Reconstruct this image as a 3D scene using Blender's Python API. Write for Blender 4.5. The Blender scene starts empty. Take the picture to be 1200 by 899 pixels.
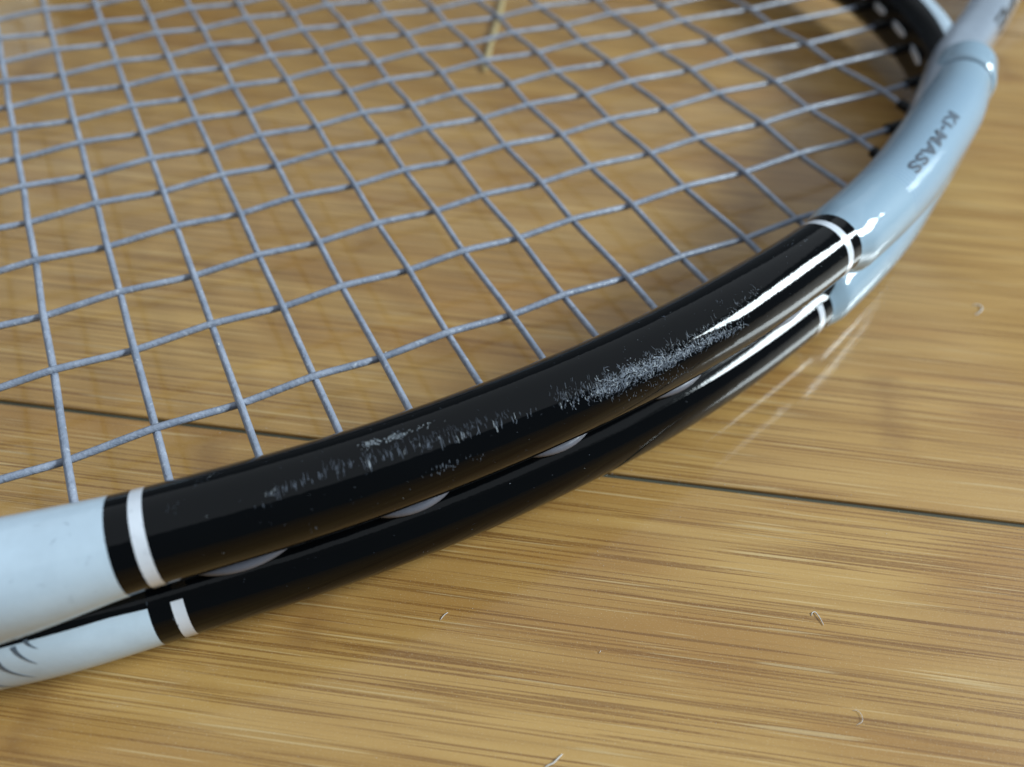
import bpy, bmesh, math, random, bisect
from mathutils import Vector, Matrix, noise

random.seed(7)
sc = bpy.context.scene
C = bpy.context.collection
MM = 0.001

# ------------------------------------------------------------------ camera, world, lamps, exposure
cd = bpy.data.cameras.new('camera'); cam = bpy.data.objects.new('camera', cd); C.objects.link(cam)
cd.sensor_width = 36.0; cd.lens = 26.945; cd.clip_start = 0.005; cd.clip_end = 50
cam.matrix_world = Matrix(((0.88931022, 0.32046143, -0.32623887, 0.0),
                           (-0.45592718, 0.67664255, -0.57817408, 0.0),
                           (0.03546461, 0.66291728, 0.74785221, 0.1089),
                           (0, 0, 0, 1)))
cd.dof.use_dof = True; cd.dof.focus_distance = 0.116; cd.dof.aperture_fstop = 11.5; cd.dof.aperture_blades = 0
sc.camera = cam
sc.view_settings.view_transform = 'Standard'; sc.view_settings.look = 'None'
sc.view_settings.exposure = 0.2; sc.view_settings.gamma = 1.0; sc.view_settings.use_curve_mapping = False
sc.cycles.use_denoising = True
sc.cycles.max_bounces = 8; sc.cycles.caustics_reflective = False; sc.cycles.caustics_refractive = False

w = bpy.data.worlds.new('World'); sc.world = w; w.use_nodes = True
w.node_tree.nodes['Background'].inputs[0].default_value = (0.75, 0.88, 1.0, 1)
w.node_tree.nodes['Background'].inputs[1].default_value = 0.12

def area(name, az, el, dist, sx, sy, power, col, target=(0.08, 0.09, 0.0)):
    """a rectangular lamp standing at azimuth/elevation seen from the racket, facing it"""
    l = bpy.data.lights.new(name, 'AREA'); l.shape = 'RECTANGLE'; l.size = sx; l.size_y = sy
    l.energy = power; l.color = col
    o = bpy.data.objects.new(name, l); C.objects.link(o)
    a, e = math.radians(az), math.radians(el)
    d = Vector((math.cos(a)*math.cos(e), math.sin(a)*math.cos(e), math.sin(e)))
    o.location = Vector(target)+d*dist
    o.rotation_euler = d.to_track_quat('Z', 'Y').to_euler()
    return o
area('window_light', -22, 29, 3.2, 1.40, 0.66, 130, (0.82, 0.95, 1.0))        # the bright window to the right
cl = bpy.data.lights.new('ceiling_light', 'AREA'); cl.shape = 'RECTANGLE'; cl.size = 5.6; cl.size_y = 5.0   # pale ceiling, from above the camera to far behind the racket
cl.energy = 38; cl.color = (0.85, 0.93, 1.0)
clo = bpy.data.objects.new('ceiling_light', cl); C.objects.link(clo)
clo.location = (0.08+1.25*math.cos(math.radians(73)), 0.09+1.25*math.sin(math.radians(73)), 2.2); clo.rotation_euler = (0, 0, math.radians(73))

# ---------------------------------------------------------------- racket geometry (millimetres)
H0 = 13.9            # height of the string plane above the floor
YC = 194.9           # long axis of the racket
CTRL = [(-152, 194.9), (-147.5, 166), (-133, 133), (-110, 104), (-85, 85.5), (-60, 74.3), (-35, 67.4), (-10, 63.6),
        (15, 61.6), (40, 61.8), (65, 64.0), (90, 68.5), (115, 75.2), (140, 84.9), (165, 98.4), (190, 115.4),
        (220, 136.0), (250, 153.3), (290, 173.5), (325, 183.5), (370, 187.0)]

def catmull(pts, step=0.6):
    out = []
    P = [tuple(2*a-b for a, b in zip(pts[0], pts[1]))] + list(pts) + [tuple(2*a-b for a, b in zip(pts[-1], pts[-2]))]
    if abs(pts[0][1]-YC) < .2:                      # the tip: mirror the neighbour so that the curve is smooth there
        P[0] = (pts[1][0], 2*YC-pts[1][1])
    for i in range(1, len(P)-2):
        p0, p1, p2, p3 = P[i-1:i+3]
        d = lambda a, b: max(math.dist(a, b)**.5, 1e-6)
        t0 = 0; t1 = t0+d(p0, p1); t2 = t1+d(p1, p2); t3 = t2+d(p2, p3)
        n = max(2, int(math.dist(p1, p2)/step))
        for k in range(n):
            t = t1+(t2-t1)*k/n
            L = lambda a, b, ta, tb: tuple((tb-t)/(tb-ta)*u+(t-ta)/(tb-ta)*v for u, v in zip(a, b))
            A1 = L(p0, p1, t0, t1); A2 = L(p1, p2, t1, t2); A3 = L(p2, p3, t2, t3)
            B1 = L(A1, A2, t0, t2); B2 = L(A2, A3, t1, t3)
            out.append(L(B1, B2, t1, t2))
    out.append(tuple(pts[-1]))
    return out

class Path:
    def __init__(self, pts, zero_x=None):
        self.p = pts; self.s = [0.0]
        for a, b in zip(pts, pts[1:]): self.s.append(self.s[-1]+math.dist(a, b))
        if zero_x is not None:
            k = min(range(len(pts)), key=lambda i: abs(pts[i][0]-zero_x)); o = self.s[k]
            self.s = [v-o for v in self.s]
    def at(self, s):                                # point, tangent
        i = min(max(bisect.bisect_right(self.s, s)-1, 0), len(self.p)-2)
        u = (s-self.s[i])/(self.s[i+1]-self.s[i]); a, b = self.p[i], self.p[i+1]
        q = (a[0]+(b[0]-a[0])*u, a[1]+(b[1]-a[1])*u)
        j0, j1 = max(i-2, 0), min(i+3, len(self.p)-1)
        tx, ty = self.p[j1][0]-self.p[j0][0], self.p[j1][1]-self.p[j0][1]; l = math.hypot(tx, ty)
        return q, (tx/l, ty/l)
    def s_at_x(self, x):
        k = min(range(len(self.p)), key=lambda i: abs(self.p[i][0]-x)); return self.s[k]

HOOP = Path(catmull(CTRL), 15)

def lerp_tab(tab, x):
    if x <= tab[0][0]: return tab[0][1]
    for (a, u), (b, v) in zip(tab, tab[1:]):
        if x <= b:
            t = (x-a)/(b-a); t = t*t*(3-2*t); return u+(v-u)*t
    return tab[-1][1]

# tables over s (mm along the near rail, 0 at its middle)
TAB_R = [(-75, 6.9), (-48, 7.2), (-30, 6.4), (60, 6.5), (93.4, 6.05), (98, 7.2), (112, 7.3), (135, 7.45), (160, 7.6), (177, 7.1), (191, 6.7), (216, 6.6), (300, 6.4), (380, 6.4)]
TAB_D = [(-75, 14.0), (-48, 13.6), (-30, 14.9), (80, 15.0), (93.4, 15.0), (98, 13.4), (135, 12.9), (165, 12.0), (205, 11.2), (300, 9.0), (380, 6.0)]
TAB_O = [(138, 0.0), (180, 1.7), (200, 1.7), (235, 0.0)]        # the white sleeve sits a little outside the arm it wraps
TAB_K = [(-66, 1.0), (-30, 0.0), (97, 0.0), (150, 1.0)]      # how far the groove has closed (0 open, 1 smooth)
TAB_L = [(-62, 72), (-40, 54), (-33, 50), (92.5, 50), (99, 71.5), (150, 72)]   # edge of the paint on the lower rail
LIP = 72.0                                                    # the lips of the groove, degrees past the equator

def rad(s): return lerp_tab(TAB_R, s)
def sep(s): return lerp_tab(TAB_D, s)
def shut(s): return lerp_tab(TAB_K, s)

def rail_pt(s, th, lower=False, lift=0.0):
    """(n, z) on the outline; th 0 = outward, 90 = up"""
    r = rad(s); d = sep(s)/2; c, q = math.cos(math.radians(th)), math.sin(math.radians(th))
    n, z = (r+lift)*c, (-d if lower else d)+(r+lift)*q
    if (q > 0 if lower else q < 0) and c > -0.2:
        k = shut(s); n += (r+lift-n)*k
        z = min(z, -0.12) if lower else max(z, 0.12)
    return n+lerp_tab(TAB_O, s), z

def surf(path, s, th, lift=0.0, lower=False):
    """point of the upper (or lower) rail at angle th, in mm, z above the floor"""
    (x, y), (tx, ty) = path.at(s); n, z = rail_pt(s, th, lower, lift)
    return (x+ty*n, y-tx*n, H0+z)

# ------------------------------------------------------------------ helpers
def link(name, me, mat=None, parent=None):
    o = bpy.data.objects.new(name, me); C.objects.link(o)
    if mat is not None and not me.materials: me.materials.append(mat)
    if parent is not None: o.parent = parent
    return o

def mesh_from(name, verts, faces, smooth=True, uvs=None):
    me = bpy.data.meshes.new(name)
    me.from_pydata([(v[0]*MM, v[1]*MM, v[2]*MM) for v in verts], [], faces)
    bm = bmesh.new(); bm.from_mesh(me)
    bmesh.ops.recalc_face_normals(bm, faces=bm.faces)
    bm.to_mesh(me); bm.free()
    if smooth:
        for p in me.polygons: p.use_smooth = True
    if uvs is not None:
        uv = me.uv_layers.new(name='UVMap')
        for l in me.loops: uv.data[l.index].uv = uvs[l.vertex_index]
    me.update()
    return me

def grid_faces(nr, nc, closed):
    f = []
    for i in range(nr-1):
        for j in range(nc if closed else nc-1):
            k = (j+1) % nc
            f.append((i*nc+j, i*nc+k, (i+1)*nc+k, (i+1)*nc+j))
    return f

def mir(v, m): return (v[0], 2*YC-v[1], v[2]) if m else v

def rail_profile(s):
    """open outline in (n, z): from the lower lip of the groove round the inside to the upper lip"""
    r, d = rad(s), sep(s)/2; N = 24
    L2 = lerp_tab(TAB_L, s)
    pts = [rail_pt(s, L2+(-180-L2)*k/N, True) for k in range(N+1)]       # lower tube, lip -> bottom -> inside
    pts += [(lerp_tab(TAB_O, s)-r+0.3*math.sin(math.pi*k/4), -d+2*d*k/4) for k in range(1, 4)]   # the inside, very slightly waisted
    pts += [rail_pt(s, 180-(180+LIP)*k/N) for k in range(N+1)]             # upper tube, inside -> top -> lip
    return pts

def groove_profile(s):
    L2 = lerp_tab(TAB_L, s)
    pts = [rail_pt(s, L2+(LIP-L2)*k/6-0.3, True, -0.01) for k in range(7)]
    (n0, z0), (n1, z1) = pts[-1], rail_pt(s, -LIP)
    dep = 0.8*(1-shut(s))
    return pts+[(n0+(n1-n0)*k/8-dep*math.sin(math.pi*k/8)-0.02, z0+(z1-z0)*k/8) for k in range(1, 9)]

def sweep(path, s0, s1, prof, ds=1.5, closed=False, m=False, caps=False, flare=None):
    n = max(2, int(round((s1-s0)/ds))+1); V = []; UV = []
    for i in range(n):
        s = s0+(s1-s0)*i/(n-1); (x, y), (tx, ty) = path.at(s); P = prof(s)
        for j, (a, z) in enumerate(P):
            V.append(mir((x+ty*a, y-tx*a, H0+z), m)); UV.append((s*MM*10, j/len(P)))
    nc = len(P); F = grid_faces(n, nc, closed)
    if caps:
        F.append(tuple(range(nc))); F.append(tuple(range((n-1)*nc, n*nc)))
    return V, F, UV

def rail(name, path, s0, s1, mat, parent, m=False, closed=False, prof=None, caps=False, ds=1.5):
    V, F, UV = sweep(path, s0, s1, prof or rail_profile, closed=closed, m=m, caps=caps, ds=ds)
    return link(name, mesh_from(name, V, F, uvs=UV), mat, parent)

def tube(name, pts, r, mat, parent=None, seg=8, taper=None, m=False, caps=True):
    V = []; n = len(pts); pr = None
    for i in range(n):
        a, b = Vector(pts[max(i-1, 0)]), Vector(pts[min(i+1, n-1)]); t = (b-a).normalized()
        u = t.cross(Vector((0, 0, 1)))
        if u.length < 1e-3: u = t.cross(Vector((1, 0, 0)))
        u.normalize(); v = u.cross(t); c = Vector(pts[i]); rr = r*(taper(i/(n-1)) if taper else 1)
        for k in range(seg):
            q = 2*math.pi*k/seg; V.append(mir(tuple(c+u*rr*math.cos(q)+v*rr*math.sin(q)), m))
    F = grid_faces(n, seg, True)
    if caps: F.append(tuple(range(seg))); F.append(tuple(range((n-1)*seg, n*seg)))
    me = mesh_from(name, V, F)
    return link(name, me, mat, parent)

# ------------------------------------------------------------------ materials
def mat_new(name):
    m = bpy.data.materials.new(name); m.use_nodes = True
    nt = m.node_tree; return m, nt, nt.nodes['Principled BSDF']

class NT:
    """tiny node builder"""
    def __init__(s, nt): s.nt = nt
    def n(s, typ, **kw):
        nd = s.nt.nodes.new(typ)
        for k, v in kw.items(): setattr(nd, k, v)
        return nd
    def l(s, a, b): s.nt.links.new(a, b)
    def set(s, sock, v):
        if isinstance(v, bpy.types.NodeSocket): s.l(v, sock)
        else: sock.default_value = v
    def math(s, op, a, b=0.0, c=0.0, clamp=False):
        nd = s.n('ShaderNodeMath', operation=op, use_clamp=clamp)
        s.set(nd.inputs[0], a); s.set(nd.inputs[1], b); s.set(nd.inputs[2], c)
        return nd.outputs[0]
    def mix(s, f, a, b, blend='MIX'):
        nd = s.n('ShaderNodeMix', data_type='RGBA', blend_type=blend)
        s.set(nd.inputs[0], f); s.set(nd.inputs[6], a); s.set(nd.inputs[7], b)
        return nd.outputs[2]
    def noise(s, vec, scale=1.0, detail=2.0, rough=0.5, dist=0.0):
        nd = s.n('ShaderNodeTexNoise'); s.set(nd.inputs['Vector'], vec)
        nd.inputs['Scale'].default_value = scale; nd.inputs['Detail'].default_value = detail
        nd.inputs['Roughness'].default_value = rough; nd.inputs['Distortion'].default_value = dist
        return nd.outputs[0]
    def comb(s, x, y, z=0.0):
        nd = s.n('ShaderNodeCombineXYZ'); s.set(nd.inputs[0], x); s.set(nd.inputs[1], y); s.set(nd.inputs[2], z)
        return nd.outputs[0]
    def ramp(s, f, a, b):
        nd = s.n('ShaderNodeMapRange', interpolation_type='SMOOTHSTEP'); s.set(nd.inputs[0], f)
        nd.inputs[1].default_value = a; nd.inputs[2].default_value = b
        return nd.outputs[0]
    def bump(s, h, strength, dist):
        nd = s.n('ShaderNodeBump'); s.set(nd.inputs['Height'], h)
        nd.inputs['Strength'].default_value = strength; nd.inputs['Distance'].default_value = dist
        return nd.outputs[0]

def simple(name, col, rough, coat=0.0, coat_rough=0.05, spec=0.5, wobble=0.0, wscale=300, metallic=0.0):
    m, nt, b = mat_new(name); N = NT(nt)
    b.inputs['Base Color'].default_value = (*col, 1); b.inputs['Roughness'].default_value = rough
    b.inputs['Coat Weight'].default_value = coat; b.inputs['Coat Roughness'].default_value = coat_rough
    b.inputs['Specular IOR Level'].default_value = spec; b.inputs['Metallic'].default_value = metallic
    tc = N.n('ShaderNodeTexCoord').outputs['Object']
    if wobble:
        bp = N.bump(N.noise(tc, wscale, 3.0, 0.55), 1.0, wobble)
        N.l(bp, b.inputs['Normal']); N.l(bp, b.inputs['Coat Normal'])
    v = N.noise(tc, 90, 4.0, 0.6)
    if wobble and col[2] > .5:
        v = N.math('ADD', N.math('MULTIPLY', v, 0.8), N.math('MULTIPLY', N.noise(tc, 700, 4.0, 0.65), 0.2))
    N.l(N.mix(N.ramp(v, .3, .75), (*[c*0.9 for c in col], 1), (*[min(1, c*1.05) for c in col], 1)), b.inputs['Base Color'])
    return m

M_BLACK = simple('black_lacquer', (0.0012, 0.0017, 0.0024), 0.06, 0.0, 0.05, spec=0.29, wobble=0.00003, wscale=380)
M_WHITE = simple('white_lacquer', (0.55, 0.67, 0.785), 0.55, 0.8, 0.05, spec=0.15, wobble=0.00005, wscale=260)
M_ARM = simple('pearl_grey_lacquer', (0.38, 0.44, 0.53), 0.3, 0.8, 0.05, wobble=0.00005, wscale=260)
M_RING = simple('white_ring_paint', (0.74, 0.78, 0.86), 0.25, 0.6, 0.06)
M_PLASTIC = simple('black_grommet_plastic', (0.0035, 0.0037, 0.0045), 0.28, spec=0.25, wobble=0.00005)
M_INK = simple('grey_ink', (0.10, 0.13, 0.17), 0.4)
M_DARKINK = simple('black_ink', (0.012, 0.013, 0.018), 0.35)
M_SCR = simple('scuffed_lacquer', (0.155, 0.185, 0.24), 0.55)
M_SCR2 = simple('fine_scuffed_lacquer', (0.070, 0.085, 0.115), 0.5)
M_SCR3 = simple('chipped_lacquer', (0.46, 0.51, 0.56), 0.5)
M_LOOP = simple('shaded_string', (0.17, 0.175, 0.215), 0.4, wobble=0.00008, wscale=700)  # darker copy of the string colour: shade under the upper rail painted in
M_DUST = simple('dust', (0.72, 0.72, 0.70), 0.8)
M_LINT = simple('lint', (0.82, 0.82, 0.80), 0.7)
M_STRAW = simple('straw', (0.52, 0.42, 0.22), 0.5, wobble=0.0001)
M_GRIP = simple('black_grip_tape', (0.02, 0.02, 0.022), 0.7, wobble=0.0003, wscale=500)

def sleeve_material():
    m, nt, b = mat_new('white_sleeve_lacquer'); N = NT(nt)
    uv = N.n('ShaderNodeUVMap').outputs[0]; sp = N.n('ShaderNodeSeparateXYZ'); N.l(uv, sp.inputs[0])
    s = N.math('MULTIPLY', sp.outputs[0], 100.0)                    # mm along the rail
    tc = N.n('ShaderNodeTexCoord').outputs['Object']
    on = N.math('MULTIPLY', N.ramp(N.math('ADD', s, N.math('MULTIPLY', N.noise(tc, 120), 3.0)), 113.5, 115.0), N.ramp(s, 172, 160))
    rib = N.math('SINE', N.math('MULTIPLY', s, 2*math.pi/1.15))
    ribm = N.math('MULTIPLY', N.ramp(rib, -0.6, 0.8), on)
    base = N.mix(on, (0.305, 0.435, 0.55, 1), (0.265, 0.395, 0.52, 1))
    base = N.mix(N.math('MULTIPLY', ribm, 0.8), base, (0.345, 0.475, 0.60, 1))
    N.l(base, b.inputs['Base Color'])
    b.inputs['Roughness'].default_value = 0.55; b.inputs['Specular IOR Level'].default_value = 0.15; b.inputs['Coat Weight'].default_value = 0.9; b.inputs['Coat Roughness'].default_value = 0.04
    h = N.math('ADD', N.noise(tc, 260, 3.0, 0.55), N.math('MULTIPLY', ribm, 0.5))
    bp = N.bump(h, 1.0, 0.00005); N.l(bp, b.inputs['Normal']); N.l(bp, b.inputs['Coat Normal'])
    return m
M_SLEEVE = sleeve_material()

def string_material():
    m, nt, b = mat_new('string_polyester'); N = NT(nt)
    tc = N.n('ShaderNodeTexCoord').outputs['Object']
    a = N.noise(tc, 260, 3.0, 0.6); c = N.noise(tc, 1500, 2.0, 0.6)
    cc = N.mix(N.ramp(a, .3, .7), (0.215, 0.250, 0.325, 1), (0.325, 0.362, 0.45, 1))
    gl = N.ramp(N.noise(tc, 900, 1.0, 0.5), .66, .74)  # glints painted into the string colour as pale specks
    cc = N.mix(N.math('MULTIPLY', gl, 0.32), cc, (0.72, 0.76, 0.82, 1))
    N.l(N.mix(N.math('MULTIPLY', N.ramp(N.noise(tc, 420, 2.0, 0.6), 0.60, .75), 0.35), cc, (0.10, 0.115, 0.15, 1)), b.inputs['Base Color'])
    b.inputs['Roughness'].default_value = 0.33; b.inputs['Specular IOR Level'].default_value = 0.75
    b.inputs['Subsurface Weight'].default_value = 0.15; b.inputs['Subsurface Radius'].default_value = (0.001, 0.001, 0.001); b.inputs['Subsurface Scale'].default_value = 0.5
    N.l(N.bump(N.math('ADD', N.math('MULTIPLY', a, 1.2), c), 1.0, 0.00018), b.inputs['Normal'])
    return m
M_STRING = string_material()

def bamboo_material():
    m, nt, b = mat_new('varnished_bamboo'); N = NT(nt)
    tc = N.n('ShaderNodeTexCoord').outputs['Object']; sp = N.n('ShaderNodeSeparateXYZ'); N.l(tc, sp.inputs[0])
    rnd = N.n('ShaderNodeObjectInfo').outputs['Random']
    x = N.math('ADD', N.math('MULTIPLY', sp.outputs[0], 1000.0), N.math('MULTIPLY', rnd, 700.0))   # mm along the grain
    y0 = N.math('ADD', N.math('MULTIPLY', sp.outputs[1], 1000.0), N.math('MULTIPLY', rnd, 300.0))  # mm across
    wav = N.math('MULTIPLY', N.math('SUBTRACT', N.noise(N.comb(N.math('MULTIPLY', x, 1/90), N.math('MULTIPLY', y0, 1/40)), 1.0, 1.0), 0.5), 0.8)
    y = N.math('ADD', y0, wav)
    strip = N.math('FLOOR', N.math('DIVIDE', y0, 19.0))
    wn = N.n('ShaderNodeTexWhiteNoise', noise_dimensions='1D'); N.l(N.math('ADD', strip, N.math('MULTIPLY', rnd, 91.0)), wn.inputs['W'])
    sr = wn.outputs['Value']
    V = lambda lx, ly, off=0.0: N.comb(N.math('DIVIDE', x, lx), N.math('DIVIDE', y, ly), N.math('ADD', N.math('MULTIPLY', sr, 37.0), off))
    broad = N.noise(V(160, 7), 1.0, 2.0, 0.5)
    blot = N.noise(V(55, 14, 11.0), 1.0, 2.0, 0.5)
    mid = N.noise(V(80, 2.3, 3.1), 1.0, 2.0, 0.5)
    fine = N.noise(V(52, 0.50, 7.7), 1.0, 1.0, 0.45)
    fine2 = N.noise(V(40, 0.36, 21.7), 1.0, 1.0, 0.45)
    thin = N.noise(V(26, 0.34, 5.5), 1.0, 1.0, 0.5)
    pore = N.noise(V(26, 0.46, 1.3), 1.0, 1.0, 0.5)
    clus = N.noise(V(70, 4.0, 9.0), 1.0, 2.0, 0.5)
    speck = N.noise(tc, 4200, 2.0, 0.6)
    speck2 = N.noise(N.comb(N.math('DIVIDE', x, 0.9), N.math('DIVIDE', y, 0.2)), 1.0, 2.0, 0.6)
    col = N.mix(N.ramp(broad, .28, .72), (0.465, 0.258, 0.066, 1), (0.575, 0.346, 0.110, 1))
    col = N.mix(N.math('MULTIPLY', N.ramp(blot, .46, .68), 0.72), col, (0.360, 0.168, 0.034, 1))
    col = N.mix(N.math('MULTIPLY', N.math('ABSOLUTE', N.math('SUBTRACT', sr, .5)), 0.45), col, (0.44, 0.245, 0.078, 1))
    col = N.mix(N.math('MULTIPLY', rnd, 0.22), col, (0.50, 0.285, 0.125, 1))
    col = N.mix(N.math('MULTIPLY', N.ramp(mid, .45, .70), 0.30), col, (0.350, 0.180, 0.045, 1))
    soft = N.math('ADD', 0.65, N.math('MULTIPLY', N.math('SUBTRACT', speck2, 0.5), 1.2), clamp=True)
    dark = N.math('MULTIPLY', N.ramp(fine, .56, .66), N.ramp(clus, .26, .50))
    col = N.mix(N.math('MULTIPLY', N.math('MULTIPLY', dark, soft), 0.92, clamp=True), col, (0.190, 0.076, 0.016, 1))
    col = N.mix(N.math('MULTIPLY', N.math('MULTIPLY', N.ramp(fine2, .55, .66), N.ramp(clus, .22, .50)), 0.66), col, (0.210, 0.092, 0.022, 1))
    col = N.mix(N.math('MULTIPLY', N.ramp(thin, .56, .70), 0.28), col, (0.285, 0.150, 0.042, 1))
    col = N.mix(N.math('MULTIPLY', N.ramp(pore, .64, .73), 0.42), col, (0.74, 0.56, 0.29, 1))
    col = N.mix(N.math('MULTIPLY', N.ramp(speck, .56, .78), 0.30), col, (0.80, 0.70, 0.50, 1))
    # nodes of the bamboo: a short blotchy cross band on each strip
    ph = N.math('FRACT', N.math('ADD', N.math('DIVIDE', x, 210.0), N.math('MULTIPLY', sr, 5.37)))
    bump_n = N.math('ADD', N.math('MULTIPLY', N.math('ABSOLUTE', N.math('SUBTRACT', ph, 0.5)), 210.0),
                    N.math('MULTIPLY', N.noise(N.comb(N.math('DIVIDE', x, 5), N.math('DIVIDE', y, 4), sr), 1.0, 2.0), 9.0))
    node = N.math('MULTIPLY', N.ramp(bump_n, 11.0, 3.0), N.noise(N.comb(N.math('DIVIDE', x, 3.0), N.math('DIVIDE', y, 1.2), sr), 1.0, 2.0))
    col = N.mix(N.math('MULTIPLY', node, 0.7, clamp=True), col, (0.22, 0.10, 0.03, 1))
    N.l(col, b.inputs['Base Color'])
    b.inputs['Roughness'].default_value = 0.42; b.inputs['Specular IOR Level'].default_value = 0.25
    b.inputs['Coat Weight'].default_value = 0.85; b.inputs['Coat Roughness'].default_value = 0.10
    h = N.math('ADD', N.math('MULTIPLY', fine, -0.6), N.math('MULTIPLY', N.noise(tc, 900, 3.0), 0.5))
    N.l(N.bump(h, 1.0, 0.00006), b.inputs['Normal'])
    N.l(N.bump(h, 1.0, 0.000006), b.inputs['Coat Normal'])
    return m
M_WOOD = bamboo_material()
M_LINING = simple('black_groove_lining', (0.0016, 0.002, 0.0026), 0.10, spec=0.29, wobble=0.00003, wscale=380)
M_SEAM = simple('floor_underlay', (0.070, 0.067, 0.044), 0.85)

# ------------------------------------------------------------------ floor: planks with bevelled edges over an underlay
SLOPE = math.atan2(19.2-120.1, 110.8+38.1)            # direction of the joints, read from the photograph
ux, uy = math.cos(SLOPE), math.sin(SLOPE); vx, vy = -uy, ux
SEAM0 = vx*-38.1+vy*120.1
PW, PL, GAP = 200.0, 1280.0, 0.85
floor_me = mesh_from('floor', [(-2600, -2600, -0.6), (2600, -2600, -0.6), (2600, 2600, -0.6), (-2600, 2600, -0.6)], [(0, 1, 2, 3)], smooth=False)
floor = link('floor', floor_me, M_SEAM); floor['kind'] = 'structure'

def plank_mesh():
    bm = bmesh.new(); L, W, T = PL/2-GAP/2, PW/2-GAP/2, 8.0
    b = 0.4
    rings = [(L, W, -T), (L, W, -b), (L-b*.35, W-b*.35, -b*.3), (L-b, W-b, 0.0)]
    vs = [[bm.verts.new((sx*l*MM, sy*ww*MM, z*MM)) for sx, sy in ((-1, -1), (1, -1), (1, 1), (-1, 1))] for l, ww, z in rings]
    for a, c in zip(vs, vs[1:]):
        for k in range(4): bm.faces.new((a[k], a[(k+1) % 4], c[(k+1) % 4], c[k]))
    bm.faces.new(vs[-1]); bmesh.ops.recalc_face_normals(bm, faces=bm.faces)
    me = bpy.data.meshes.new('floor_plank'); bm.to_mesh(me); bm.free(); me.materials.append(M_WOOD)
    return me
pm = plank_mesh()
rp = random.Random(3)
for row in range(-9, 9):
    off = rp.uniform(-300, 300)
    if row in (-1, 0): off = (70, -120)[row+1]
    for k in (-1, 0, 1):
        a = off+k*PL+60; c = SEAM0+(row+0.5)*PW
        o = link('floor_plank', pm, None, floor)
        o.location = ((ux*a+vx*c)*MM, (uy*a+vy*c)*MM, 0); o.rotation_euler = (0, 0, SLOPE)

# ------------------------------------------------------------------ the racket
racket = bpy.data.objects.new('tennis_racket', None); C.objects.link(racket)
racket.empty_display_size = 0.05
racket['label'] = 'black and white tennis racket with grey blue strings lying flat on the bamboo floor'
racket['category'] = 'tennis racket'

S_TIP = HOOP.s[0]; S_END = HOOP.s[-1]
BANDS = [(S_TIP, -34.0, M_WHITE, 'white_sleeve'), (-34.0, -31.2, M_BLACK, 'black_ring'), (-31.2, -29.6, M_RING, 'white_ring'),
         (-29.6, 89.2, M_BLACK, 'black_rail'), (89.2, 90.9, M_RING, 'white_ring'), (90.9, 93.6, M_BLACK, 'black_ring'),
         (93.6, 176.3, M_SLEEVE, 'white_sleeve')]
for m in (False, True):
    for s0, s1, mt, nm in BANDS:
        rail(nm, HOOP, s0, s1, mt, racket, m=m, ds=0.4 if 'ring' in nm else 1.5)
    rail('grommet_strip', HOOP, S_TIP, 100, M_LINING, racket, m=m, prof=groove_profile)
    rail('groove_floor', HOOP, 100, 176.3, M_SLEEVE, racket, m=m, prof=groove_profile)

def collar_profile(s):
    # a slightly proud ring that rounds off at its far end
    t = (s-177.0)/14.0; k = 0.15+0.65*min(1, t/0.12); e = max(0, (t-0.70)/0.30); k -= 2.2*(1-math.sqrt(max(0, 1-e*e)))
    r, d, o = rad(s)+k, sep(s)/2, lerp_tab(TAB_O, s)
    return [(o+r*math.cos(a), (d if math.sin(a) > 0 else -d)+r*math.sin(a)) for a in [math.radians(-180+360*j/44) for j in range(44)]]
def arm_profile(s):
    r = lerp_tab([(140, 5.0), (165, 6.3), (185, 6.2), (230, 6.0), (380, 5.6)], s); d = lerp_tab([(140, 3.0), (170, 4.4), (230, 4.2), (380, 3)], s)
    o = lerp_tab([(140, 0.5), (165, -1.0), (192, -0.8), (228, 2.5), (255, 3.3), (300, 2.5), (380, 0)], s)
    P = []
    for j in range(48):
        a = math.radians(-180+360*j/48); c, q = math.cos(a), math.sin(a)
        n = r*math.copysign(abs(c)**0.72, c); z = (d if q > 0 else -d)+r*math.copysign(abs(q)**0.85, q)
        P.append((n+o, z))
    return P
for m in (False, True):
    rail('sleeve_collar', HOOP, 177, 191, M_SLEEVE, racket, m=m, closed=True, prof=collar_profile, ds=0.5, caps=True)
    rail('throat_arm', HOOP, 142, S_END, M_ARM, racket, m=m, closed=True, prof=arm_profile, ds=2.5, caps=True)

# throat bridge closing the hoop
BP = [(186, 113.5), (196.5, 123), (206.0, 136), (214.0, 152), (219.5, 168), (222.5, 182), (223.3, YC)]
BRIDGE = Path(catmull(BP+[(x, 2*YC-y) for x, y in BP[-2::-1]], 1.0))
BR, BD = 5.0, 7.0
def bridge_profile(s):
    return [(BR*math.cos(a), (BD/2 if math.sin(a) > 0 else -BD/2)+BR*math.sin(a)) for a in [math.radians(-180+360*j/40) for j in range(40)]]
rail('throat_bridge', BRIDGE, 0, BRIDGE.s[-1], M_WHITE, racket, closed=True, prof=bridge_profile, caps=True)
# the bridge runs +y, so its outward normal is +x and the strings are on the n < 0 side
def bridge_strip_profile(s):
    P = []
    for rr, rng in ((BR+0.45, range(0, 17)), (BR-0.3, range(16, -1, -1))):
        for j in rng:
            a = math.radians(112+172*j/16); P.append((rr*math.cos(a), (BD/2 if math.sin(a) > 0 else -BD/2)*1.0+rr*math.sin(a)))
    return P
rail('bridge_grommet_strip', BRIDGE, 4, BRIDGE.s[-1]-4, M_PLASTIC, racket, closed=True, prof=bridge_strip_profile, caps=True)

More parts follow.
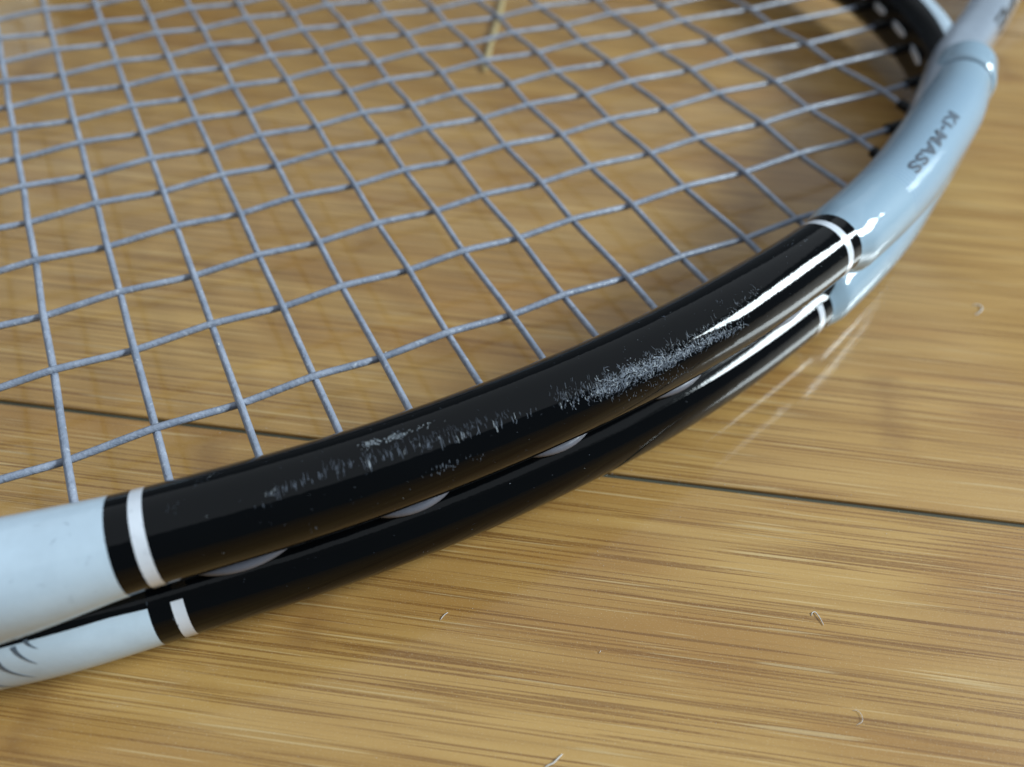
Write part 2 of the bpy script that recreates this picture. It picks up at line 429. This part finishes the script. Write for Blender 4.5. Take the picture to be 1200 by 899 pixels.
# handle: shaft and grip beyond the throat
grip = []
for x, r in ((360, 10), (385, 10.5), (430, 12), (440, 14.5), (600, 14.5), (612, 17), (620, 17)): grip.append((x, r))
def revolve(name, prof, mat, lift):
    V = []
    for x, r in prof:
        for k in range(16):
            a = 2*math.pi*k/16; V.append((x, YC+r*1.1*math.cos(a), H0+lift(x)+r*math.sin(a)))
    F = grid_faces(len(prof), 16, True); F.append(tuple(range(16))); F.append(tuple(range((len(prof)-1)*16, len(prof)*16)))
    return link(name, mesh_from(name, V, F), mat, racket)
revolve('shaft', grip[:3], M_WHITE, lambda x: max(0, (x-400)*0.02))
revolve('grip', grip[2:], M_GRIP, lambda x: max(0, (x-400)*0.02)+0.0)

# ------------------------------------------------------------------ strings, woven
MAIN_Y = [88.5, 107.8, 122.9, 138.3, 152.3, 164.5, 177.1, 188.9]
MAIN_Y = MAIN_Y+[2*YC-y for y in reversed(MAIN_Y)]
CROSS_X = [-124.5, -108, -93.5, -79, -65, -52, -38.5, -25.2, -12.6, 0.3, 12.6, 24.0, 36.7, 48.7, 60.1, 73.3, 86.9, 101.6, 116.7, 134.1, 150.8, 174.0]
I0 = CROSS_X.index(-25.2)
SR, AMP = 0.62, 0.43
near = [q for q in HOOP.p if q[0] < 190]
def edge_y(x):
    c = [q for q in near if abs(q[0]-x) < 1.5 and q[1] < YC]; return min(c, key=lambda q: abs(q[0]-x))[1]
def edge_xl(y):
    yy = y if y <= YC else 2*YC-y
    c = [q for q in near if q[0] < -20]; return min(c, key=lambda q: abs(q[1]-yy))[0]
def edge_xr(y):
    yy = y if y <= YC else 2*YC-y
    c = [q for q in near if q[0] > 100]+[q for q in BRIDGE.p if q[1] <= YC+1 and q[1] > 116]
    return min(c, key=lambda q: abs(q[1]-yy))[0]
def weave(knots, a, b, z_end=0.0, step=1.1):
    """knots: (position, height) pairs; smooth cosine path between them"""
    K = [(a, 0.0)]+[k for k in knots if a+3 < k[0] < b-3]+[(b, 0.0)]
    out = []; n = int((b-a)/step)
    for i in range(n+1):
        p = a+(b-a)*i/n
        j = max(0, min(bisect.bisect_right([k[0] for k in K], p)-1, len(K)-2))
        t = (p-K[j][0])/(K[j+1][0]-K[j][0])
        e = 0.5-0.5*math.cos(math.pi*t); e = 0.75*t+0.25*e
        out.append((p, K[j][1]+(K[j+1][1]-K[j][1])*e))
    return out
rs = random.Random(11)
for j, y in enumerate(MAIN_Y):
    kn = [(x, AMP if (i-I0+j+1) % 2 == 0 else -AMP) for i, x in enumerate(CROSS_X) if edge_y(x) < y < 2*YC-edge_y(x)]
    P = [(x, y, H0+z) for x, z in weave(kn, edge_xl(y), edge_xr(y))]
    tube('main_string', P, SR, M_STRING, racket, seg=8, caps=False)
for i, x in enumerate(CROSS_X):
    kn = [(y, -AMP if (i-I0+j+1) % 2 == 0 else AMP) for j, y in enumerate(MAIN_Y) if edge_xl(y) < x < edge_xr(y)]
    y0 = edge_y(x)
    P = [(x, y, H0+z) for y, z in weave(kn, y0, 2*YC-y0)]
    tube('cross_string', P, SR, M_STRING, racket, seg=8, caps=False)

# black plastic barrels where the strings enter the frame and the bridge
for j, y in enumerate(MAIN_Y):
    xr = edge_xr(y); inner = 4.5 if abs(y-YC) < 75 else 9
    tube('grommet_barrel', [(xr-inner-t, y, H0) for t in (8.5, 8.0, 4, 0)], 1.35, M_PLASTIC, racket, seg=10)
    xl = edge_xl(y); tube('grommet_barrel', [(xl+t, y, H0) for t in (0, 5, 8, 8.5)], 1.3, M_PLASTIC, racket, seg=10)
for i, x in enumerate(CROSS_X):
    for m in (False, True):
        y0 = edge_y(x); d = 7.2+(4 if x > 140 else 0)
        tube('grommet_barrel', [(x, y0+t, H0) for t in (3, d, d+0.4)], 1.3, M_PLASTIC, racket, seg=10, m=m)

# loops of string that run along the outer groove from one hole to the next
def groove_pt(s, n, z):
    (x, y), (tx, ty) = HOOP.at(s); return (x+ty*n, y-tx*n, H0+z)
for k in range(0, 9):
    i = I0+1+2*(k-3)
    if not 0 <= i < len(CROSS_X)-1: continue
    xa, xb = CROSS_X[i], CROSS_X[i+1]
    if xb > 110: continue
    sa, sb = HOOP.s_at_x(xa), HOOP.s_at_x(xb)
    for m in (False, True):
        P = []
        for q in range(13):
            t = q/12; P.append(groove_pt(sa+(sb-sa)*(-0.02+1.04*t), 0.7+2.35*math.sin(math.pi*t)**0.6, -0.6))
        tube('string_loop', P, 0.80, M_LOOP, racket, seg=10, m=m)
# low rims of the grommet strip beside each hole
for i, x in enumerate(CROSS_X):
    if x > 100: continue
    s = HOOP.s_at_x(x)
    side = 1 if (i-I0) % 2 == 0 else -1
    for m in (False, True):
        V = []; F = []
        for a in range(7):
            for b in range(9):
                u, v = a/6*2-1, b/8*2-1; hgt = max(0, 1-u*u)*max(0, 1-v*v)
                V.append(mir(groove_pt(s+side*2.6+v*1.7, 0.9+1.5*hgt, -0.9+u*1.5), m))
        link('grommet_rim', mesh_from('grommet_rim', V, grid_faces(7, 9, False)), M_PLASTIC, racket)

# pale inlays on the bridge strip between the string holes
ym = [y for y in MAIN_Y if 118 < y < 2*YC-118]
for y0, y1 in zip(ym, ym[1:]):
    ss = [s for s, q in zip(BRIDGE.s, BRIDGE.p) if y0+1.9 < q[1] < y1-1.9]
    V = []
    for k in range(7):
        s = ss[0]+(ss[-1]-ss[0])*k/6; (x, y), (tx, ty) = BRIDGE.at(s)
        hw = 0.85*math.sqrt(max(0.05, 1-(k/3-1)**4))
        for n, z in ((-BR-0.2, -hw+.6), (-BR-0.75, -hw+.6), (-BR-0.75, hw+.6), (-BR-0.2, hw+.6)): V.append((x+ty*n, y-tx*n, H0+z))
    F = grid_faces(7, 4, True); F += [(0, 1, 2, 3), (24, 25, 26, 27)]
    link('bridge_inlay', mesh_from('bridge_inlay', V, F, smooth=False), M_RING, racket)

# ------------------------------------------------------------------ print on the sleeve and arm
def lettering(text, s_start, s_end, th0, height, mat, rng, name, lift=0.03, bold=0.0):
    cu = bpy.data.curves.new('lettering', 'FONT'); cu.body = text; cu.size = 1.0; cu.space_character = 1.12
    cu.offset = bold; cu.resolution_u = 4
    to = bpy.data.objects.new('lettering_source', cu); C.objects.link(to)
    dg = bpy.context.evaluated_depsgraph_get(); me0 = bpy.data.meshes.new_from_object(to.evaluated_get(dg))
    bpy.data.objects.remove(to); bpy.data.curves.remove(cu)
    bm = bmesh.new(); bm.from_mesh(me0); bpy.data.meshes.remove(me0)
    bmesh.ops.triangulate(bm, faces=bm.faces)
    bmesh.ops.subdivide_edges(bm, edges=[e for e in bm.edges if e.calc_length() > 0.2], cuts=2)
    xs = [v.co.x for v in bm.verts]; ys = [v.co.y for v in bm.verts]
    x0, x1, y0, y1 = min(xs), max(xs), min(ys), max(ys)
    for v in bm.verts:
        s = s_start+(s_end-s_start)*(v.co.x-x0)/(x1-x0)
        arc = height*((v.co.y-y0)/(y1-y0)-0.5)                 # letter tops point outward
        th = th0-math.degrees(arc/rad(s))
        v.co = Vector(surf(HOOP, s, th, lift))*MM
    bmesh.ops.recalc_face_normals(bm, faces=bm.faces)
    me = bpy.data.meshes.new(name); bm.to_mesh(me); bm.free()
    o = link(name, me, mat, racket); o['label'] = rng
    return o
lettering('Ki-MASS', 146.5, 118.0, 74, 2.8, M_INK, 'small grey letters printed along the white sleeve', 'lettering', bold=0.045)

def arm_pt(s, th, lift=0.06):
    (x, y), (tx, ty) = HOOP.at(s); P = arm_profile(s)
    j = (th+180)/360*48; a, b = P[int(j) % 48], P[(int(j)+1) % 48]; t = j-int(j)
    n, z = a[0]+(b[0]-a[0])*t, a[1]+(b[1]-a[1])*t; l = math.hypot(n, z)
    return (x+ty*(n+lift*n/l), y-tx*(n+lift*n/l), H0+z+lift*z/l)

def arm_lettering(text, s_start, s_end, th0, th1, mat):
    cu = bpy.data.curves.new('lettering', 'FONT'); cu.body = text; cu.size = 1.0; cu.offset = 0.02
    to = bpy.data.objects.new('lettering_source', cu); C.objects.link(to)
    dg = bpy.context.evaluated_depsgraph_get(); me0 = bpy.data.meshes.new_from_object(to.evaluated_get(dg))
    bpy.data.objects.remove(to); bpy.data.curves.remove(cu)
    bm = bmesh.new(); bm.from_mesh(me0); bpy.data.meshes.remove(me0)
    bmesh.ops.triangulate(bm, faces=bm.faces)
    bmesh.ops.subdivide_edges(bm, edges=[e for e in bm.edges if e.calc_length() > 0.15], cuts=3)
    xs = [v.co.x for v in bm.verts]; ys = [v.co.y for v in bm.verts]; x0, x1, y0, y1 = min(xs), max(xs), min(ys), max(ys)
    for v in bm.verts:
        v.co = Vector(arm_pt(s_start+(s_end-s_start)*(v.co.x-x0)/(x1-x0), th0+(th1-th0)*(v.co.y-y0)/(y1-y0), 0.12))*MM
    bmesh.ops.recalc_face_normals(bm, faces=bm.faces)
    me = bpy.data.meshes.new('arm_lettering'); bm.to_mesh(me); bm.free()
    return link('arm_lettering', me, mat, racket)
arm_lettering('PE', 240, 214, 62, 12, M_DARKINK)

# dark tapering strokes printed on the lower white rail at the left
for s, t0, t1, wd, sl in ((-47.6, 62, 44, 0.45, -1.0), (-49.0, 58, 22, 0.55, -1.6), (-51.2, 40, -2, 0.55, -2.6), (-54.0, 20, -20, 0.6, -3.0), (-57.5, 50, 2, 0.6, -3.2), (-61.5, 40, -5, 0.6, -3.4)):
    V = []; n = 12
    for k in range(n+1):
        u = k/n; hw = wd*0.5*(1-u)**0.7+0.03
        for e in (-1, 1): V.append(surf(HOOP, s-sl*u*u+e*hw, t0+(t1-t0)*u, 0.05, lower=True))
    link('printed_stroke', mesh_from('printed_stroke', V, grid_faces(n+1, 2, False)), M_INK, racket)

# ------------------------------------------------------------------ scuffs in the black lacquer: many tiny slivers lying on the rail
SCR = {'mid': ([], []), 'dim': ([], []), 'hot': ([], []), 'nick': ([], [])}
def sliver(s, th, ds, dth, wdt, bend=0.0, lower=False, lift=0.012, n=3, kind='mid'):
    """a curved hair-thin mark from (s, th) to (s+ds, th+dth)"""
    scr_v, scr_f = SCR[kind]; lift += {'dim': 0, 'mid': .004, 'hot': .008, 'nick': .012}[kind]
    base = len(scr_v); r = rad(s)
    L = math.hypot(ds, math.radians(dth)*r) or 1e-6
    ps, pt = -math.radians(dth)*r/L, math.degrees(ds/L/r)
    for k in range(n+1):
        u = k/n; off = bend*math.sin(math.pi*u); hw = wdt/2*(0.25+0.75*math.sin(math.pi*min(1, u*.9+.08)))
        for e in (-1, 1):
            scr_v.append(surf(HOOP, s+ds*u+ps*(off+e*hw), th+dth*u+pt*(off+e*hw), lift, lower))
    for k in range(n): a = base+2*k; scr_f.append((a, a+1, a+3, a+2))
rr = random.Random(21)
G = rr.gauss; U_ = rr.uniform
def pick_kind(d, m): q = rr.random(); return 'dim' if q < d else 'mid' if q < m else 'hot'
# 1: row of short strokes across the tube, brushed downwards
ROW = [(-18, 58), (-11, 65), (-6, 65.5), (0, 63), (5, 60), (13, 54), (20, 51), (25, 50)]
for _ in range(420):
    s = U_(-17, 22); c = lerp_tab(ROW, s)
    dens = lerp_tab([(-17, .25), (-12, .5), (-6, .9), (4, 1), (12, .8), (17, .5), (22, .15)], s)*(0.55+0.9*max(-.5, noise.noise(Vector((s*0.8, 1.7, 0)))))
    if rr.random() > dens: continue
    L = abs(G(0, 6.0))+2
    sliver(s, c+G(2, 2.4)-L*.5, G(0.12, 0.10), L, U_(0.03, 0.075), G(0, .03), kind=pick_kind(.30, .86))
for _ in range(140):
    s = U_(-8, 18); sliver(s, lerp_tab(ROW, s)+U_(2, 13), G(0.05, 0.1), U_(2, 8), U_(0.02, 0.05), G(0, .03), kind='dim')
# 2: two small bright patches above the row
for cs, ct, n in ((-1.3, 87, 60), (2.3, 85.5, 80), (6, 86, 12)):
    for _ in range(n): sliver(cs+G(0, .8), ct+G(0, 2.3), G(0, .22), G(0, 1.6), U_(0.03, 0.09), G(0, .05), kind=pick_kind(.15, .35))
# 3: dense scuffed patch of squiggles
PATCH = [(24, 52), (28, 47), (33, 41), (38, 41), (43, 38.5), (50, 36.5), (56, 34), (63, 31), (70, 29)]
for _ in range(1750):
    s = 30.5+33*rr.betavariate(1.5, 2.6); c = lerp_tab(PATCH, s)
    spread = lerp_tab([(28, 4.5), (34, 12.5), (42, 11.0), (50, 5.0), (66, 2.5)], s)
    cl = noise.noise(Vector((s*1.1, 4.4, 0)))
    a = U_(0, 6.28); L = abs(G(0.44, .22))
    sliver(s, c+2.5+cl*5+G(0, spread*.58), math.cos(a)*L, math.degrees(math.sin(a)*L/6.4), U_(0.03, 0.075), G(0, .14), n=5, kind=pick_kind(.42, .93))
for _ in range(110):
    s = U_(24, 31); sliver(s, lerp_tab(PATCH, s)+G(5, 6), G(.1, .12), U_(2, 8), U_(0.02, 0.05), G(0, .03), kind=pick_kind(.7, .95))
for _ in range(60):                                # coarser flakes under the left end of the patch
    s = U_(25, 34); sliver(s, lerp_tab(PATCH, s)-abs(G(5, 4)), G(0, .1), U_(2, 5), U_(0.04, 0.10), G(0, .05), kind=pick_kind(.2, .7))
for _ in range(150):
    s = U_(33, 62); sliver(s, lerp_tab(PATCH, s)+lerp_tab([(33, 9), (62, 5)], s)+abs(G(0, 6)), G(0, .15), U_(-6, 6), U_(0.02, 0.05), G(0, .05), kind=pick_kind(.6, .97))
for _ in range(190):                                # fainter rubs above the patch, towards the right
    s = U_(40, 66); sliver(s, lerp_tab([(40, 55), (50, 54), (66, 62)], s)+G(0, 5), G(0, .25), G(0, 5), U_(0.02, 0.055), G(0, .1), n=4, kind=pick_kind(.72, .97))
for _ in range(60):
    s = U_(36, 48); sliver(s, 14+G(0, 5), G(0, .08), U_(1, 4), U_(0.03, 0.08), G(0, .03), kind=pick_kind(.5, .97))
for _ in range(26):
    s = G(8, 1.5); sliver(s, 27+G(0, 3), G(0, .1), U_(1, 5), U_(0.03, 0.08), G(0, .03))
# 4: specks all over the black part
for _ in range(260):
    sliver(U_(-28, 88), U_(-40, 125), G(0, .10), G(0, 1.0), U_(0.02, 0.06), n=2, kind=pick_kind(.4, .9))
for _ in range(110):
    sliver(U_(-28, 88), U_(-60, 60), G(0, .10), G(0, 1.0), U_(0.02, 0.06), n=2, lower=True, kind=pick_kind(.4, .9))
for cs, ct in ((-23, 105), (-21, 112), (-26, 78), (12, 24), (-17, -18), (-13, -24), (-11, 5), (48, 100), (58, 80), (80, 100), (83, 96)):
    for _ in range(9): sliver(cs+G(0, .4), ct+G(0, 3), G(0, .14), G(0, 1.6), U_(0.02, 0.06), G(0, .04), kind=pick_kind(.4, .95))
for _ in range(50):                                # faint rubs on the white paint at the left
    sliver(U_(-62, -35), U_(0, 130), G(0, .5), G(0, 3), U_(0.02, 0.05), G(0, .1), kind='mid')
for _ in range(46):                                # nicks along the edges of the painted rings
    e = rr.choice([-34.0, -31.2, -29.6, 89.2, 90.9, 93.6])
    sliver(e+G(0, .06), U_(-30, 140), G(0, .05), U_(1, 5), U_(0.03, 0.09), n=2, kind='nick', lower=rr.random() < .3)
for _ in range(14):
    sliver(U_(-31.2, -29.6), U_(-20, 130), G(0, .3), G(0, 2), U_(0.02, 0.05), n=2, kind='nick')
for kind, nm, mt in (('nick', 'ring_nicks', M_INK), ('dim', 'fine_scuffs', M_SCR2), ('mid', 'scuff_marks', M_SCR), ('hot', 'paint_chips', M_SCR3)):
    o = link(nm, mesh_from(nm, *SCR[kind], smooth=False), mt, racket); o['kind'] = 'stuff'

# dust flecks stuck to the strings
V, F = [], []
rd = random.Random(5)
def fleck(x, y, z, r):
    b = len(V)
    for d in ((1, 0, 0), (-.5, .87, 0), (-.5, -.87, 0), (0, 0, .8)): V.append((x+d[0]*r*rd.uniform(.6, 1.3), y+d[1]*r*rd.uniform(.6, 1.3), z+d[2]*r))
    F.extend([(b, b+1, b+3), (b+1, b+2, b+3), (b+2, b, b+3)])
for _ in range(46):
    if rd.random() < .5:
        y = rd.choice(MAIN_Y[:8]); x = rd.uniform(-30, 130)
    else:
        x = rd.choice(CROSS_X[6:18]); y = rd.uniform(85, 180)
    if edge_y(x)+7 < y: fleck(x, y, H0+SR*0.9, rd.uniform(.10, .24))
o = link('dust_flecks', mesh_from('dust_flecks', V, F, smooth=False), M_DUST, racket); o['kind'] = 'stuff'

# ------------------------------------------------------------------ loose things on the floor
def thing(o, label, cat, group=None):
    o['label'] = label; o['category'] = cat
    if group: o['group'] = group
GR = 'white lint fibres lying on the floor'
def fibre(pts, r, label):
    P = catmull(pts, 0.25); P = [(p[0], p[1], r*0.9+ (0.15*math.sin(math.pi*i/len(P)))) for i, p in enumerate(P)]
    o = tube('lint_fibre', P, r, M_LINT, seg=6, taper=lambda t: 0.5+0.5*math.sin(math.pi*(0.1+0.8*t)))
    thing(o, label, 'lint', GR)
fibre([(16.41, 46.91), (17.13, 47.29), (17.92, 47.5)], 0.05, 'short white lint fibre lying on the floor just below the black rail')
fibre([(67.14, 22.68), (67.5, 23.0), (67.95, 22.95), (68.0, 22.3), (67.94, 21.67), (67.75, 20.72)], 0.07, 'hooked white lint fibre in the open floor at the lower right')
fibre([(61.72, 7.62), (62.8, 7.59), (63.36, 8.33), (63.24, 9.03), (62.7, 9.3)], 0.035, 'faint curled lint fibre lowest at the right of the floor')
fibre([(20.3, 22.0), (20.91, 22.19), (21.77, 22.11), (22.68, 22.35), (23.45, 22.56)], 0.09, 'bright white bent lint fibre at the bottom edge of the photo')
fibre([(147.6, 61.7), (148.9, 61.0), (148.6, 60.1), (147.2, 59.4), (145.5, 59.2)], 0.11, 'crescent of white lint on the floor right of the white sleeve')
fibre([(35.02, 32.08), (35.44, 32.3)], 0.04, 'tiny pale lint fibre on the floor between the rail and bottom edge')
# a pale straw splinter under the far strings
V = []; ST = catmull([(96.0, 197.2), (103.5, 208.9), (113.6, 224.1), (128.4, 247.2), (141, 266.8)], 1.2)
for i, q in enumerate(ST):
    a = ST[max(i-1, 0)]; b = ST[min(i+1, len(ST)-1)]; l = math.dist(a, b); nx, ny = -(b[1]-a[1])/l, (b[0]-a[0])/l
    hw = 1.25*(0.75+0.25*noise.noise(Vector((i*.11, 0, 0))))*min(1, 0.55+i/6)
    for u, z in ((-1, 0.02), (-.8, .8), (0, 1.15), (.8, .8), (1, 0.02)): V.append((q[0]+nx*hw*u, q[1]+ny*hw*u, z+0.5*math.sin(i*.05)))
F = grid_faces(len(ST), 5, True); F += [tuple(range(5)), tuple(range(len(V)-5, len(V)))]
o = link('straw_splinter', mesh_from('straw_splinter', V, F, smooth=False), M_STRAW)
thing(o, 'thin pale straw splinter lying on the floor beneath the far strings', 'splinter')

# dust on the floor boards, thicker along the open joint
V, F = [], []
for _ in range(700):
    if rd.random() < .25:
        a, c = rd.uniform(-60, 140), rd.gauss(0, 1.6)
        x, y = ux*a+vx*(SEAM0+c), uy*a+vy*(SEAM0+c)
    else: x, y = rd.uniform(-50, 220), rd.uniform(-15, 230)
    fleck(x, y, 0.01, rd.uniform(.03, .10))
o = link('floor_dust', mesh_from('floor_dust', V, F, smooth=False), M_DUST); o['kind'] = 'stuff'
o['label'] = 'tiny pale dust specks scattered over the bamboo floor'; o['category'] = 'dust'
